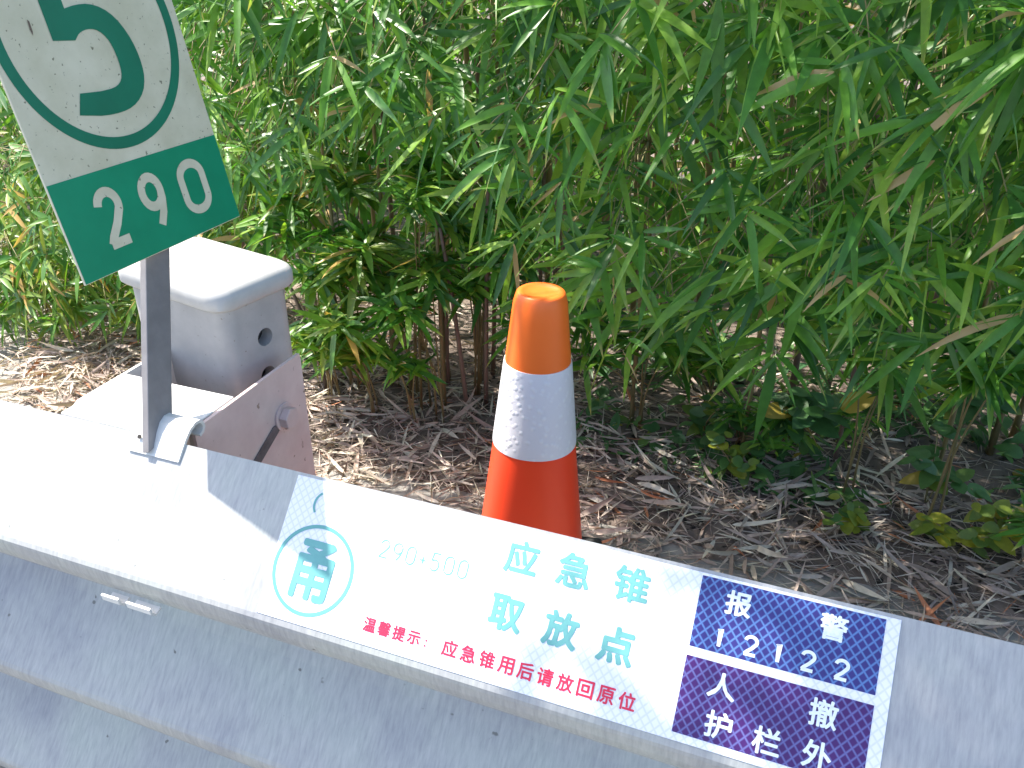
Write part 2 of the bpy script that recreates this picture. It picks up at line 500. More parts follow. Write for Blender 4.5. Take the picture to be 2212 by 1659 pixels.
def build_sticker():
    T = thing('rail_sticker', 'long white reflective sticker with teal and red Chinese lettering stuck along the rail top', 'sticker', face_matrix(.0))
    bm = bmesh.new()
    add_box(bm, (-.519, -.1625, .0002), (.1305, -.0035, .0012), .0003, 1)
    o = link('backing_sheet', bm_mesh('backing_sheet', bm), M['sheeting_white'], T)
    o['label'] = 'white honeycomb reflective backing'
    bm = bmesh.new()
    add_box(bm, (-.0504, -.0745, .0012), (.1178, -.0062, .0015))
    link('blue_panel', bm_mesh('blue_panel', bm), M['sheeting_blue'], T)['label'] = 'upper blue panel with a phone number'
    bm = bmesh.new()
    add_box(bm, (-.0510, -.1550, .0012), (.1182, -.0833, .0015))
    link('blue_panel', bm_mesh('blue_panel', bm), M['sheeting_blue_violet'], T)['label'] = 'lower blue panel with five white characters'
    zt, zp = .00165, .00195
    mb = MB()
    v, f = stroke([(-.4655 + .0483 * math.cos(a), -.1024 + .0483 * math.sin(a)) for a in np.linspace(0, 2 * math.pi, 72, endpoint=False)], .0042, True)
    mb.add(([(q[0], q[1], 0) for q in v], f))
    flat('round_border', mb, M['teal'], T, zt)
    flat('emblem_logo', chars_mesh([('甬', -.4640, -.1028, .047, .066)], .0018), M['teal'], T, zt + .0001)
    mb = MB()
    v, f = stroke(arc(-.4720, -.0305, .0155, .0155, 125, 220, 12), .0026)
    mb.add(([(q[0], q[1], 0) for q in v], f))
    flat('arc_mark', mb, M['teal'], T, zt)  # only the emblem's shaded arc is drawn, its sun-bleached rest left out
    flat('marker_number_text', digits_mesh('290+500', -.3930, -.0690, .0100, .0185, .0062, .0012), M['teal'], T, zt)
    flat('heading_lettering', chars_mesh([('应', -.2335, -.0330, .036, .035), ('急', -.1765, -.0325, .036, .035), ('锥', -.1165, -.0320, .036, .035)], .0010), M['teal'], T, zt)
    flat('subheading_lettering', chars_mesh([('取', -.2360, -.0915, .037, .036), ('放', -.1765, -.0925, .037, .036), ('点', -.1190, -.0930, .037, .036)], .0013), M['teal'], T, zt)
    items = []
    for i, c in enumerate('温馨提示'):
        items.append((c, -.3805 + .0176 * i, -.1408, .0148, .0150 if c != '示' else .0135))
    items += [('：', -.3135, -.1425, .0020, .0080)]
    for i, c in enumerate('应急锥用后请放回原位'):
        items.append((c, -.2860 + .02095 * i, -.1408, .0168, .0168))
    flat('notice_lettering', chars_mesh(items, .0004), M['red'], T, zt)
    flat('panel_heading_lettering', chars_mesh([('报', -.0125, -.0250, .0245, .0235), ('警', .0745, -.0250, .0250, .0240)], .0007), M['white_print'], T, zp)
    mb = MB()
    for c, x in (('1', -.0290), ('2', .0000), ('1', .0255), ('2', .0520), ('2', .0815)):
        mb.add((lambda q: (q.v, q.f))(digits_mesh(c, x, -.0685, .0105, .0165, 0, .0032)))
    flat('phone_number_text', mb, M['white_print'], T, zp)
    flat('panel_lettering', chars_mesh([('人', -.0135, -.1030, .026, .024), ('撤', .0775, -.1020, .025, .025), ('护', -.0105, -.1380, .025, .0245), ('栏', .0335, -.1395, .025, .0245), ('外', .0775, -.1385, .025, .0245)], .0006), M['white_print'], T, zp)
build_sticker()

# ------------------------------------------------------------------ hundred-metre marker sign
LEAN = math.radians(10.7)
def build_sign():
    up = (ZA * math.cos(LEAN) - UA * math.sin(LEAN)).normalized()
    nn = VA.cross(up).normalized()          # faces along the rail, to the right
    o = P(-.7673, .651, .9455)
    base = P(-.7295, .663, .742)
    T = thing('marker_sign', 'leaning green and white kilometre marker plate reading 290 on a flat bar', 'road sign', Matrix.Translation(base))
    inv = T.matrix_world.inverted()
    fm = Matrix(((VA.x, up.x, nn.x, o.x), (VA.y, up.y, nn.y, o.y), (VA.z, up.z, nn.z, o.z), (0, 0, 0, 1)))
    def put(ob, m): ob.parent = T; ob.matrix_local = inv @ m
    # plate with rounded corners
    bm = bmesh.new()
    add_box(bm, (0, 0, -.0030), (.2795, .412, 0), .0006, 1)
    pl = link('sign_plate', bm_mesh('sign_plate', bm), M['sheet']); put(pl, fm)
    def child(nm, mb, mat, z):
        ob = link(nm, mb.mesh(nm), mat, pl); ob.location = (0, 0, z); return ob
    mb = MB()
    mb.add(([(.0008, .0008, 0), (.2787, .0008, 0), (.2787, .1130, 0), (.0008, .1130, 0)], [(0, 1, 2, 3)]))
    child('green_panel', mb, M['green'], .0004)
    mb = MB()
    v, f = stroke([(.1350 + .1248 * math.cos(a), .2590 + .1248 * math.sin(a)) for a in np.linspace(0, 2 * math.pi, 96, endpoint=False)], .0135, True)
    mb.add(([(q[0], q[1], 0) for q in v], f))
    child('ring', mb, M['green_dark'], .0005)
    mb = MB()
    five = [(.0785, .362), (.0785, .2525), (.1082, .2500), (.1130, .2545), (.1200, .2580), (.1300, .2600), (.1410, .2588), (.1500, .2530), (.1560, .2440), (.1588, .2300), (.1588, .2160), (.1560, .2050), (.1490, .1980), (.1380, .1945), (.1180, .1940), (.0880, .1960),
            (.0770, .1740), (.1000, .1690), (.1250, .1668), (.1480, .1680), (.1660, .1735), (.1810, .1840), (.1900, .1980), (.1932, .2130), (.1925, .2320), (.1870, .2510), (.1765, .2685), (.1620, .2800), (.1440, .2858), (.1250, .2858), (.1088, .2830), (.1085, .3300), (.1900, .3300), (.1900, .3620)]
    # round the bowl, keep the square corners of stem and bar
    rnd = []
    for k_ in range(len(five)):
        a_, b_ = five[k_], five[(k_ + 1) % len(five)]
        if 3 <= k_ <= 13 or 17 <= k_ <= 29: rnd += [(a_[0] * .75 + b_[0] * .25, a_[1] * .75 + b_[1] * .25), (a_[0] * .25 + b_[0] * .75, a_[1] * .25 + b_[1] * .75)]
        else: rnd.append(a_)
    five = rnd
    mb.add(([(a, b_, 0) for a, b_ in five], [tuple(range(len(five)))]))
    child('large_digit', mb, M['green_dark'], .0006)
    for c, x, w in (('2', .0545, .0295), ('9', .1235, .0300), ('0', .1925, .0400)):
        mb = digits_mesh(c, x, .0300, w, .0590, 0, .0114)
        child('number', mb, M['sheet'], .0008)
    # scuff near the left of the ring
    mb = MB()
    mb.add(([(.0560, .2760, 0), (.0580, .2740, 0), (.0575, .2640, 0), (.0560, .2600, 0), (.0550, .2660, 0)], [(0, 1, 2, 3, 4)]))
    mb.f = [tuple(reversed(q)) for q in mb.f]
    child('rust_scratch', mb, M['culm_dark'], .0009)
    # flat bar
    a0 = P(-.7295, .664, .737); a1 = P(-.7295 - .34 * math.tan(LEAN) - .024, .664 + .34 * .555, .737 + .34)
    d = (a1 - a0).normalized(); wv = (VA - d * VA.dot(d)).normalized(); tv = d.cross(wv).normalized()
    bmv = MB()
    hw, ht = .0190, .0055
    rings = []
    for p, sh in ((a0, 1), (a1, 0)):
        rg = []
        for x, y in ((-hw, -ht), (hw, -ht), (hw, ht), (-hw, ht)):
            q = p + wv * x + tv * y
            if sh: q = q + d * (x * .70)
            rg.append(q)
        rings.append(rg)
    bmv.add(loft(rings))
    ob = link('flat_bar_post', bmv.mesh('flat_bar_post'), M['post_paint']); put(ob, Matrix.Identity(4))
    bv = ob.modifiers.new('bevel', 'BEVEL'); bv.width = .0012; bv.segments = 2
    # base bracket curled over the rail lip
    pr = [(.6440, .7300), (.6540, .7412), (.6640, .7518), (.6740, .7600), (.6840, .7640), (.6930, .7632), (.6990, .7575), (.7000, .7500), (.6960, .7435), (.6890, .7405)]
    v, f = extrude_profile(pr, -.0042, -.7600, -.6830)
    ob = link('base_bracket', pymesh('base_bracket', v, f), M['white_paint']); put(ob, RAILM)
    # dark rivet hole in the bracket, its inner shade painted as a raised disc
    cyl = tube([P(-.7480, .6560, .7448) + Ndir * .0012, P(-.7480, .6560, .7448) + Ndir * .0022], .0028, 12)
    ob = link('rivet_hole', pymesh('rivet_hole', *cyl), M['dark_hole']); put(ob, Matrix.Identity(4))
    # small hooks showing under the first crest
    for u0, u1 in ((-.742, -.716), (-.704, -.668)):
        pr = [(V0 - .108, .580), (V0 - .117, .577), (V0 - .121, .582), (V0 - .122, .590)]
        v, f = extrude_profile(pr, .003, u0, u1)
        ob = link('clamp_hook', pymesh('clamp_hook', v, f), M['white_paint']); put(ob, RAILM)
build_sign()

# ------------------------------------------------------------------ rail post with cap and bracket
def rrect(hx, hy, r, z, n=6):
    out = []
    for cx_, cy_, a0 in ((hx - r, hy - r, 0), (-hx + r, hy - r, 90), (-hx + r, -hy + r, 180), (hx - r, -hy + r, 270)):
        for i in range(n + 1):
            a = math.radians(a0 + 90 * i / n)
            out.append((cx_ + r * math.cos(a), cy_ + r * math.sin(a), z))
    return out

def build_post():
    c = P(-.858, .935, .020)
    rz = math.radians(-21 - 11.4)
    tilt = Matrix.Shear('XY', 4, (.035, 0))
    mw = Matrix.Translation(c) @ Matrix.Rotation(rz, 4, 'Z') @ tilt
    T = thing('rail_post', 'square grey steel guardrail post with a rounded white cap behind the marker sign', 'post', mw)
    hx, hy = .106, .066
    vs, fs = loft([rrect(hx, hy, .026, -.3), rrect(hx, hy, .026, .823)])
    body = link('post_body', pymesh('post_body', vs, fs), M['grey_paint'], T, True)
    # two bolt holes bored through the right-hand wall
    cut = MB()
    for y, z in ((.004, .752), (.000, .690)):
        cut.add(tube([(hx - .03, y, z), (hx + .03, y, z)], .0140, 20))
        me = pymesh('hole', *tube([(hx - .030, y, z), (hx - .022, y, z)], .0142, 20))  # dark plug paints the hole's inner shade
        link('bolt_hole', me, M['dark_hole'], T)
    co = link('hole_cutter', cut.mesh('hole_cutter'), None, T)
    md = body.modifiers.new('holes', 'BOOLEAN'); md.object = co; md.operation = 'DIFFERENCE'; md.solver = 'EXACT'
    bpy.context.view_layer.update()
    me = bpy.data.meshes.new_from_object(body.evaluated_get(bpy.context.evaluated_depsgraph_get()))
    body.modifiers.clear(); body.data = me
    bpy.data.objects.remove(co)
    for p_ in me.polygons: p_.use_smooth = True
    me.set_sharp_from_angle(angle=math.radians(40))
    cx_, cy_ = hx + .012, hy + .012
    rg = [rrect(cx_ - .004, cy_ - .004, .028, .817), rrect(cx_, cy_, .030, .821), rrect(cx_, cy_, .030, .837), rrect(cx_ - .003, cy_ - .003, .030, .844), rrect(cx_ - .010, cy_ - .010, .026, .849), rrect(cx_ - .04, cy_ - .04, .012, .852), rrect(cx_ - .066, cy_ - .066, .004, .853)]
    vs, fs = loft(rg)
    cap = link('post_cap', pymesh('post_cap', vs, fs), M['cap_paint'], T, True)
    cap.data.set_sharp_from_angle(angle=math.radians(50))
    # bracket between rail and post
    B = thing('rail_bracket', 'folded steel bracket with white top plate and pinkish bolted side joining rail to post', 'bracket', Matrix.Translation(P(-.79, .72, .6)))
    inv = B.matrix_world.inverted()
    def put(ob, m=RAILM): ob.parent = B; ob.matrix_local = inv @ m
    bm = bmesh.new()
    add_box(bm, (-.887, .6645, .7420), (-.7025, .781, .7460), .0008, 1)
    put(link('top_plate', bm_mesh('top_plate', bm), M['white_paint']))
    # side plates: extruded outline in v,z
    def side(u, nm, mat):
        out = [(.692, .742), (.700, .7452), (.768, .7452), (.925, .7452), (.927, .735), (.922, .30), (.692, .30)]
        vs = [(u - .0035, a, b) for a, b in out] + [(u + .0015, a, b) for a, b in out]
        n = len(out)
        fs = [tuple(range(n)), tuple(range(2 * n - 1, n - 1, -1))] + [(i, i + n, (i + 1) % n + n, (i + 1) % n) for i in range(n)]
        ob = link(nm, pymesh(nm, vs, fs), mat); put(ob); return ob
    s = side(-.6965, 'side_plate', M['rust_primer']); s['label'] = 'pinkish side plate with a bolt head'
    side(-.8905, 'side_plate', M['white_paint'])
    # hexagonal bolt head with washer and a slotted recess below it
    bx = Matrix.Translation(P(-.6945, .868, .668)) @ Matrix.Rotation(-TH, 4, 'Z') @ Matrix.Rotation(math.radians(90), 4, 'Y')
    mb = MB()
    mb.add(loft([[(.0170 * math.cos(k * math.pi / 3 + .2), .0170 * math.sin(k * math.pi / 3 + .2), z) for k in range(6)] for z in (.003, .016)]))
    ob = link('bolt', mb.mesh('bolt'), M['rust_primer']); put(ob, bx)
    bv = ob.modifiers.new('bevel', 'BEVEL'); bv.width = .0015; bv.segments = 2
    mb = MB()
    mb.add(loft([[(.0215 * math.cos(k * math.pi / 12), .0215 * math.sin(k * math.pi / 12), z) for k in range(24)] for z in (0, .003)]))
    link('washer', mb.mesh('washer'), M['rust_primer'], ob)
    # dark strip on the plate painting a recess's shade, running down towards the rail
    mb = MB()
    ang = math.radians(38)
    prs = rrect(.055, .0085, .0084, 0)
    pts = [(.0, .808 + (x * math.cos(ang) - y * math.sin(ang)), .640 + (x * math.sin(ang) * .62 + y * math.cos(ang))) for x, y, z in prs]
    n = len(pts)
    vs = [(-.6948, a[1], a[2]) for a in pts] + [(-.6935, a[1], a[2]) for a in pts]
    fs = [tuple(range(n)), tuple(range(2 * n - 1, n - 1, -1))] + [(i, i + n, (i + 1) % n + n, (i + 1) % n) for i in range(n)]
    ob = link('slot', pymesh('slot', vs, fs), M['slot_shade']); put(ob)
build_post()

# ------------------------------------------------------------------ traffic cone
def build_cone():
    base = Vector((.036, 1.432, 0))
    mw = Matrix.Translation(base) @ Matrix.Rotation(math.radians(1.4), 4, 'Y') @ Matrix.Rotation(math.radians(-8), 4, 'Z')
    T = thing('traffic_cone', 'orange traffic cone with one wide white reflective band behind the rail', 'traffic cone', mw)
    def sec(z, off=0.0):
        r = .0488 + (.715 - z) * .1070 + off
        e = 2.0 + 1.6 * max(0, min(1, (.42 - z) / .38))
        out = []
        for k in range(64):
            a = 2 * math.pi * k / 64 + math.pi / 4
            c_, s_ = math.cos(a), math.sin(a)
            q = (abs(c_) ** e + abs(s_) ** e) ** (-1 / e)
            out.append((r * q * c_, r * q * s_, z))
        return out
    zs = list(np.linspace(.034, .420, 12))
    vs, fs = loft([sec(z) for z in zs], False, True)
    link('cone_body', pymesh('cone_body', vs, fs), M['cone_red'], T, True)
    top = [sec(z) for z in np.linspace(.545, .694, 7)]
    def circ(r, z): return [(r * math.cos(2 * math.pi * k / 64 + math.pi / 4), r * math.sin(2 * math.pi * k / 64 + math.pi / 4), z) for k in range(64)]
    top += [circ(.0478, .706), circ(.0455, .713), circ(.042, .7155), circ(.034, .7158), circ(.0325, .7143), circ(.012, .7143)]
    vs, fs = loft(top, False, True)
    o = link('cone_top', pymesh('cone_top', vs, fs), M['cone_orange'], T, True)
    o['label'] = 'paler orange rounded top'
    vs, fs = loft([sec(.394, -.001), sec(.394, .0016)] + [sec(z, .0022) for z in np.linspace(.400, .568, 8)] + [sec(.574, .0016), sec(.574, -.001)], False, False)
    o = link('reflective_band', pymesh('reflective_band', vs, fs), M['collar'], T, True)
    o.data.set_sharp_from_angle(angle=math.radians(40))
    bm = bmesh.new()
    add_box(bm, (-.160, -.160, .002), (.160, .160, .036), .012, 3)
    link('cone_base', bm_mesh('cone_base', bm), M['rubber'], T)
build_cone()

# ------------------------------------------------------------------ foliage
TS = np.array([0, .07, .22, .45, .70, .88, 1.0])
PROF = np.array([.10, .55, .95, 1.0, .74, .36, .02])
PROF_OVAL = np.array([.05, .50, .92, 1.0, .80, .45, .05])
def leaves_arrays(p0, d, nrm, L, Wd, droop, prof=PROF, fold=.22, twist=None):
    """arrays over n leaves -> verts (n*21,3), quads, colours"""
    n = len(p0)
    d = d / np.linalg.norm(d, axis=1, keepdims=True)
    side = np.cross(d, nrm); side /= np.maximum(np.linalg.norm(side, axis=1, keepdims=True), 1e-6)
    nr = np.cross(side, d)
    k = len(TS)
    ctr = p0[:, None, :] + L[:, None, None] * (TS[None, :, None] * d[:, None, :])
    ctr = ctr + (L * droop)[:, None, None] * (TS ** 2)[None, :, None] * np.array((0, 0, -1.0))
    hw = (Wd[:, None] / 2) * prof[None, :]
    if twist is not None:
        ang = twist[:, None] * TS[None, :]
        s_ = side[:, None, :] * np.cos(ang)[..., None] + nr[:, None, :] * np.sin(ang)[..., None]
        n_ = nr[:, None, :] * np.cos(ang)[..., None] - side[:, None, :] * np.sin(ang)[..., None]
    else:
        s_ = np.repeat(side[:, None, :], k, 1); n_ = np.repeat(nr[:, None, :], k, 1)
    l = ctr + hw[..., None] * (s_ + n_ * fold)
    r = ctr + hw[..., None] * (-s_ + n_ * fold)
    verts = np.stack([l, ctr, r], axis=2).reshape(-1, 3)
    i0 = (np.arange(n) * k * 3)[:, None, None] + (np.arange(k - 1) * 3)[None, :, None]
    q1 = np.concatenate([i0, i0 + 1, i0 + 4, i0 + 3], axis=2)
    q2 = np.concatenate([i0 + 1, i0 + 2, i0 + 5, i0 + 4], axis=2)
    quads = np.concatenate([q1, q2], axis=1).reshape(-1, 4)
    r1 = RNG.random(n); r2 = RNG.random(n)
    col = np.zeros((n, k, 3, 4)); col[..., 3] = 1
    col[..., 0] = r1[:, None, None]; col[..., 1] = TS[None, :, None]; col[..., 2] = r2[:, None, None]
    return verts, quads, col.reshape(-1, 4)

def leaf_mesh(name, parts, twigs=None):
    """one mesh of leaf blades; twigs (quads of thin tubes) take the second material"""
    nl = sum(len(a[1]) for a in parts)
    if twigs and twigs.v:
        c = np.zeros((len(twigs.v), 4)); c[:, 3] = 1
        parts = parts + [(np.array(twigs.v), np.array([f for f in twigs.f if len(f) == 4]), c)]
    vs = np.concatenate([a[0] for a in parts]); cs = np.concatenate([a[2] for a in parts])
    qs = []; o = 0
    for a in parts: qs.append(a[1] + o); o += len(a[0])
    qs = np.concatenate(qs)
    me = bpy.data.meshes.new(name)
    me.vertices.add(len(vs)); me.vertices.foreach_set('co', vs.ravel())
    me.loops.add(qs.size); me.loops.foreach_set('vertex_index', qs.ravel().astype(np.int32))
    me.polygons.add(len(qs)); me.polygons.foreach_set('loop_start', np.arange(0, qs.size, 4, dtype=np.int32))
    me.polygons.foreach_set('use_smooth', np.ones(len(qs), bool))
    mi = np.zeros(len(qs), np.int32); mi[nl:] = 1
    me.polygons.foreach_set('material_index', mi)
    at = me.color_attributes.new('leaf', 'FLOAT_COLOR', 'POINT')
    at.data.foreach_set('color', cs.ravel())
    me.update(); me.validate()
    return me

def fan(E, n, L0, wr, spread=70, out=.35, droop=.25, bias=0.0):
    """n leaves radiating from twig end E, hanging down and outwards (towards the road)"""
    tt = (np.arange(n) + .5) / n * 2 - 1 + RNG.normal(0, .9 / n, n)
    phi = np.radians(tt * spread * RNG.uniform(.6, 1.1) + bias + RNG.normal(0, 46))
    o = RNG.uniform(-.15, 2 * out, n)
    d = np.sin(phi)[:, None] * UN - np.cos(phi)[:, None] * ZN * RNG.uniform(.32, .85, n)[:, None] - o[:, None] * VN
    nr = -VN * .85 + ZN * .65 + RNG.normal(0, .32, (n, 3))
    L = L0 * RNG.uniform(.62, 1.15, n) * (1 - .22 * np.abs(tt)) * RNG.uniform(.8, 1.15)
    p0 = np.array(E)[None] + RNG.normal(0, .005, (n, 3)) + (np.abs(tt) * .018)[:, None] * ZN
    w_ = L * wr * RNG.uniform(.8, 1.2, n) * np.where(RNG.random(n) < .13, .28, 1.0)
    return leaves_arrays(p0, d, nr, L, w_, RNG.uniform(0, 2 * droop, n), PROF, .25, RNG.normal(0, .45, n))

def bez(a, b, c, n=7):
    a, b, c = np.array(a), np.array(b), np.array(c)
    t = np.linspace(0, 1, n)[:, None]
    return (1 - t) ** 2 * a + 2 * t * (1 - t) * b + t * t * c

def bamboo(label, u, v, zlo, zhi, nf, L0=.19, wr=.135, us=.28, vfront=1.7, vdeep=.55, top=None, stemr=.006, bias=-12, mat='leaf', group='bamboo plants of the hedge', spread=70, zpow=1.0, lean=0.0, uo=0.0, nst=1):
    """one bamboo plant: culm rising from (u,v), fans of leaves at the ends of drooping twigs"""
    gz = ground_h(u, v) - .02
    T = thing('bamboo_plant', label, 'bamboo', Matrix.Translation(P(u, v, gz)), group)
    inv = np.array(P(u, v, gz))
    top = top or (u + uo, v - .25, zhi + .15)
    culms = []
    for k in range(nst):
        du = 0 if k == 0 else random.uniform(-.14, .14); dv = 0 if k == 0 else random.uniform(-.10, .14)
        path = bez((u + du, v + dv, gz), (u + du + lean, v + dv + .05, .62 * top[2]), (top[0] + du * 1.5, top[1] + dv, top[2]), 34)
        w = [P(*q) - Vector(inv) for q in path]
        rad = [stemr * (1 - .6 * i / 33) * (1.25 if i % 3 == 0 else .97) for i in range(34)]
        link('stem', pymesh('stem', *tube(w, rad, 7)), M['culm' if random.random() < .6 else 'culm_dark'], T, True)
        culms.append(path[::3])
    tw = MB(); parts = []
    for i in range(nf):
        t = RNG.random() ** zpow
        z = zlo + (zhi - zlo) * t
        vf = vfront(u, z) if callable(vfront) else vfront
        # crown centre follows the culm
        cp = culms[RNG.integers(len(culms))]
        kk = int(np.argmin(np.abs(cp[:, 2] - z)))
        cu = cp[kk][0]
        e = np.array((cu + RNG.normal(0, us), vf + abs(RNG.normal(0, vdeep)) - .05, z))
        src = cp[min(11, kk + 1)]
        midp = (src + e) / 2 + np.array((RNG.normal(0, .03), 0, .06 + .10 * RNG.random()))
        if RNG.random() < .75:
            pth = bez(src, midp, e, 6)
            if np.linalg.norm(src - e) > .45: pth = bez(e + (src - e) * .4 + np.array((0, 0, .06)), e + (src - e) * .2 + np.array((0, 0, .05)), e, 5)
            tw.add(tube([P(*q) - Vector(inv) for q in pth], [.0020 - .0012 * j / len(pth) for j in range(len(pth))], 4))
        E = np.array(P(*e)) - inv
        parts.append(fan(E, int(RNG.integers(3, 8)), L0, wr, spread, .35, .25, bias))
    fo = link('foliage', leaf_mesh('foliage', parts, tw), M[mat], T)
    fo.data.materials.append(M['twig'])
    return T

def build_hedge():
    # right-hand part of the hedge hangs furthest forward; the left part stands further back
    def vfr(u, z): return 1.66 - .10 * max(0, min(1, u + .5)) - .10 * max(0, min(1, (z - .6) / .6)) + .10 * max(0, -u - .9)
    R = [
        ('bamboo plant with drooping leaves just right of the orange cone', -.42, 2.05, .58),
        ('bamboo plant hanging over the litter halfway between cone and right edge', -.10, 2.02, .50),
        ('bamboo plant whose long leaves hang above the blue sticker panels', .14, 2.05, .55),
        ('bamboo plant above the low rosette of small leaves at the right', .38, 2.02, .76),
        ('bamboo plant cut by the right edge of the picture', .62, 2.05, .72),
    ]
    for i, (lb, u, v, zl) in enumerate(R):
        bamboo(lb, u, v, zl, 1.40, 128, .146, .124, .17, vfr, .22, top=(u - .05, v - .25, 2.0), bias=-18, spread=88)
    Lf = [
        ('bamboo plant with leaves behind the right side of the marker sign', -1.55, 2.15, .70, .15),
        ('bamboo plant carrying one large sunlit forked leaf left of centre', -1.22, 2.10, .72, .16),
        ('bamboo plant above the bare stems left of the cone', -.92, 2.15, .90, .16),
        ('bamboo plant with leaves straight above the cone tip', -.68, 2.10, .90, .16),
    ]
    for lb, u, v, zl, L0 in Lf:
        bamboo(lb, u, v, zl, 1.42, 92, L0 * .90, .124, .17, lambda u, z: vfr(u, z) + .08, .24, top=(u, v - .2, 1.95), bias=-5, nst=2, spread=85)
    # second row, deeper in the hedge
    B = [(-2.15, 2.75), (-1.75, 2.85), (-1.35, 2.75), (-.95, 2.85), (-.55, 2.75), (-.15, 2.85), (.25, 2.75), (.65, 2.85), (1.0, 2.75)]
    for i, (u, v) in enumerate(B):
        bamboo('bamboo plant in the shaded back row of the hedge', u, v, .45 if u > -.5 else .6, 2.5 if u > -1.2 else 1.5, 150 if u > -1.2 else 80, .17, .15, .26, lambda u, z: 2.10, .40, top=(u, v - .2, 2.3), bias=0, nst=3, stemr=.008, group='back row bamboo of the hedge', spread=85)
    # the unlit mass of the grove behind
    n = 9000
    u = RNG.uniform(-6, 3.2, n); v = RNG.uniform(2.9, 4.6, n); z = RNG.uniform(.0, 1.9, n)
    E = u[:, None] * UN + v[:, None] * VN + z[:, None] * ZN
    a = RNG.uniform(-1.4, 1.4, n)
    d = np.sin(a)[:, None] * UN - (np.cos(a) * RNG.uniform(-.2, 1, n))[:, None] * ZN - RNG.uniform(-.4, .7, n)[:, None] * VN
    L = RNG.uniform(.14, .30, n)
    arr = leaves_arrays(E, d, -VN * .6 + ZN * .6 + RNG.normal(0, .5, (n, 3)), L, L * .16, RNG.uniform(0, .5, n), PROF, .25, RNG.normal(0, .4, n))
    o = link('bamboo_thicket', leaf_mesh('bamboo_thicket', [arr]), M['leaf'])
    o['kind'] = 'stuff'
    tag(o, 'dense dark mass of bamboo leaves filling the depth of the grove', 'bamboo thicket')
build_hedge()

def build_shade_overhang():
    # unseen arching culms added to shade cone, litter and the right of the rail
    A = [(-2.0, 2.3, -1.70, 1.45), (-1.6, 2.3, -1.45, 1.35), (-1.3, 2.3, -1.15, 1.25), (-1.0, 2.3, -1.0, 1.15), (-.5, 2.35, -.85, 1.0), (.6, 2.35, .3, .9), (-.8, 2.4, -.85, 1.45), (-.3, 2.4, -.3, 1.4), (.1, 2.4, -.2, 1.2)]
    for u, v, tu, tv in A:
        bamboo('tall bamboo culm added above the picture to shade verge and rail', u, v, 1.75, 2.85, 36 if u < -1.2 else 52, .21, .15, .24, lambda uu, z, tv=tv: tv + .1 + max(0, -.72 - uu) * .5, .45, top=(tu, tv + .35, 2.9), stemr=.009, bias=0, group='added shade bamboo above the hedge', nst=2)
    for u, v, tu, tv in ((-.9, 2.35, -1.42, .46), (-.6, 2.35, -1.18, .46), (-.3, 2.35, -.92, .50), (0, 2.35, -.66, .50), (.3, 2.4, -.35, .55)):
        bamboo('tall bamboo culm added above the picture to shade verge and rail', u, v, 2.6, 3.7, 150, .21, .16, .17, lambda uu, z, tv=tv: tv + .08 + max(0, -1.56 - uu) * 1.2, .22, top=(tu, tv + .30, 3.75), stemr=.010, bias=0, group='added shade bamboo above the hedge', nst=1)
build_shade_overhang()

def build_left_bush():
    for lb, u, v, zl, zh, n in (
        ('sunlit yellow-green low bamboo at the left edge below the sign', -2.42, 2.10, .12, .62, 60),
        ('sunlit low bamboo between the sign and the left edge', -2.10, 2.20, .15, .66, 60),
        ('low bamboo tuft leaning over the litter behind the rail post', -1.92, 2.05, .10, .42, 36),
        ('sunlit bamboo standing tall at the far left behind the sign', -2.70, 2.45, .25, .95, 110),
        ('pale low bamboo spreading over the pavement edge at the far left', -2.85, 2.20, .08, .55, 90),
        ('pale bamboo directly behind the left edge of the marker plate', -2.25, 2.45, .30, .95, 100),
        ('low pale bamboo behind the top left of the post cap', -1.78, 2.25, .25, .75, 80),
        ('lowest pale bamboo hanging over the dark hollow at the left edge', -2.62, 2.02, .10, .34, 90),
        ('bright low bamboo half hidden by the left edge of the green panel', -2.30, 2.02, .14, .50, 90),
        ('sunlit shoots of bamboo at the farthest left of the bed', -3.2, 2.55, .15, .95, 110)):
        bamboo(lb, u, v, zl, zh, n, .115, .16, .18, lambda uu, z, v=v: v - .15, .18, top=(u, v - .05, zh), bias=0, mat='leaf_sunlit', group='low sunlit bamboo at the left', spread=95)
build_left_bush()

def rosette(label, u, v, z, n, L0, rad, mat='leaf', group='dwarf bamboo tufts', wr=.16, nst=3, up=.15):
    gz = ground_h(u, v) - .01
    T = thing('dwarf_bamboo', label, 'dwarf bamboo', Matrix.Translation(P(u, v, gz)), group)
    mb = MB(); parts = []
    ends = []
    for k in range(nst):
        e = (u + random.uniform(-rad, rad), v + random.uniform(-rad, rad) * .7 - .04, z + random.uniform(-.5, .5) * rad)
        w = bez((u + random.uniform(-.02, .02), v + random.uniform(-.02, .02), gz), (u, v, z * .7), e, 7)
        link('stem', pymesh('stem', *tube([P(*q) - P(u, v, gz) for q in w], [.0035 - .0022 * j / 6 for j in range(7)], 5)), M['culm'], T, True)
        m = n // nst
        a = RNG.uniform(0, 2 * math.pi, m)
        d = np.cos(a)[:, None] * UN + np.sin(a)[:, None] * VN * .8 + (RNG.normal(up, .45, m))[:, None] * ZN
        L = L0 * RNG.uniform(.55, 1.2, m)
        nr = ZN * .9 - VN * .3 + RNG.normal(0, .3, (m, 3))
        p0 = np.array(P(*e) - P(u, v, gz))[None] + RNG.normal(0, .012, (m, 3))
        parts.append(leaves_arrays(p0, d, nr, L, L * wr, RNG.uniform(0, .5, m), PROF, .25, RNG.normal(0, .3, m)))
    link('foliage', leaf_mesh('foliage', parts), M[mat], T)

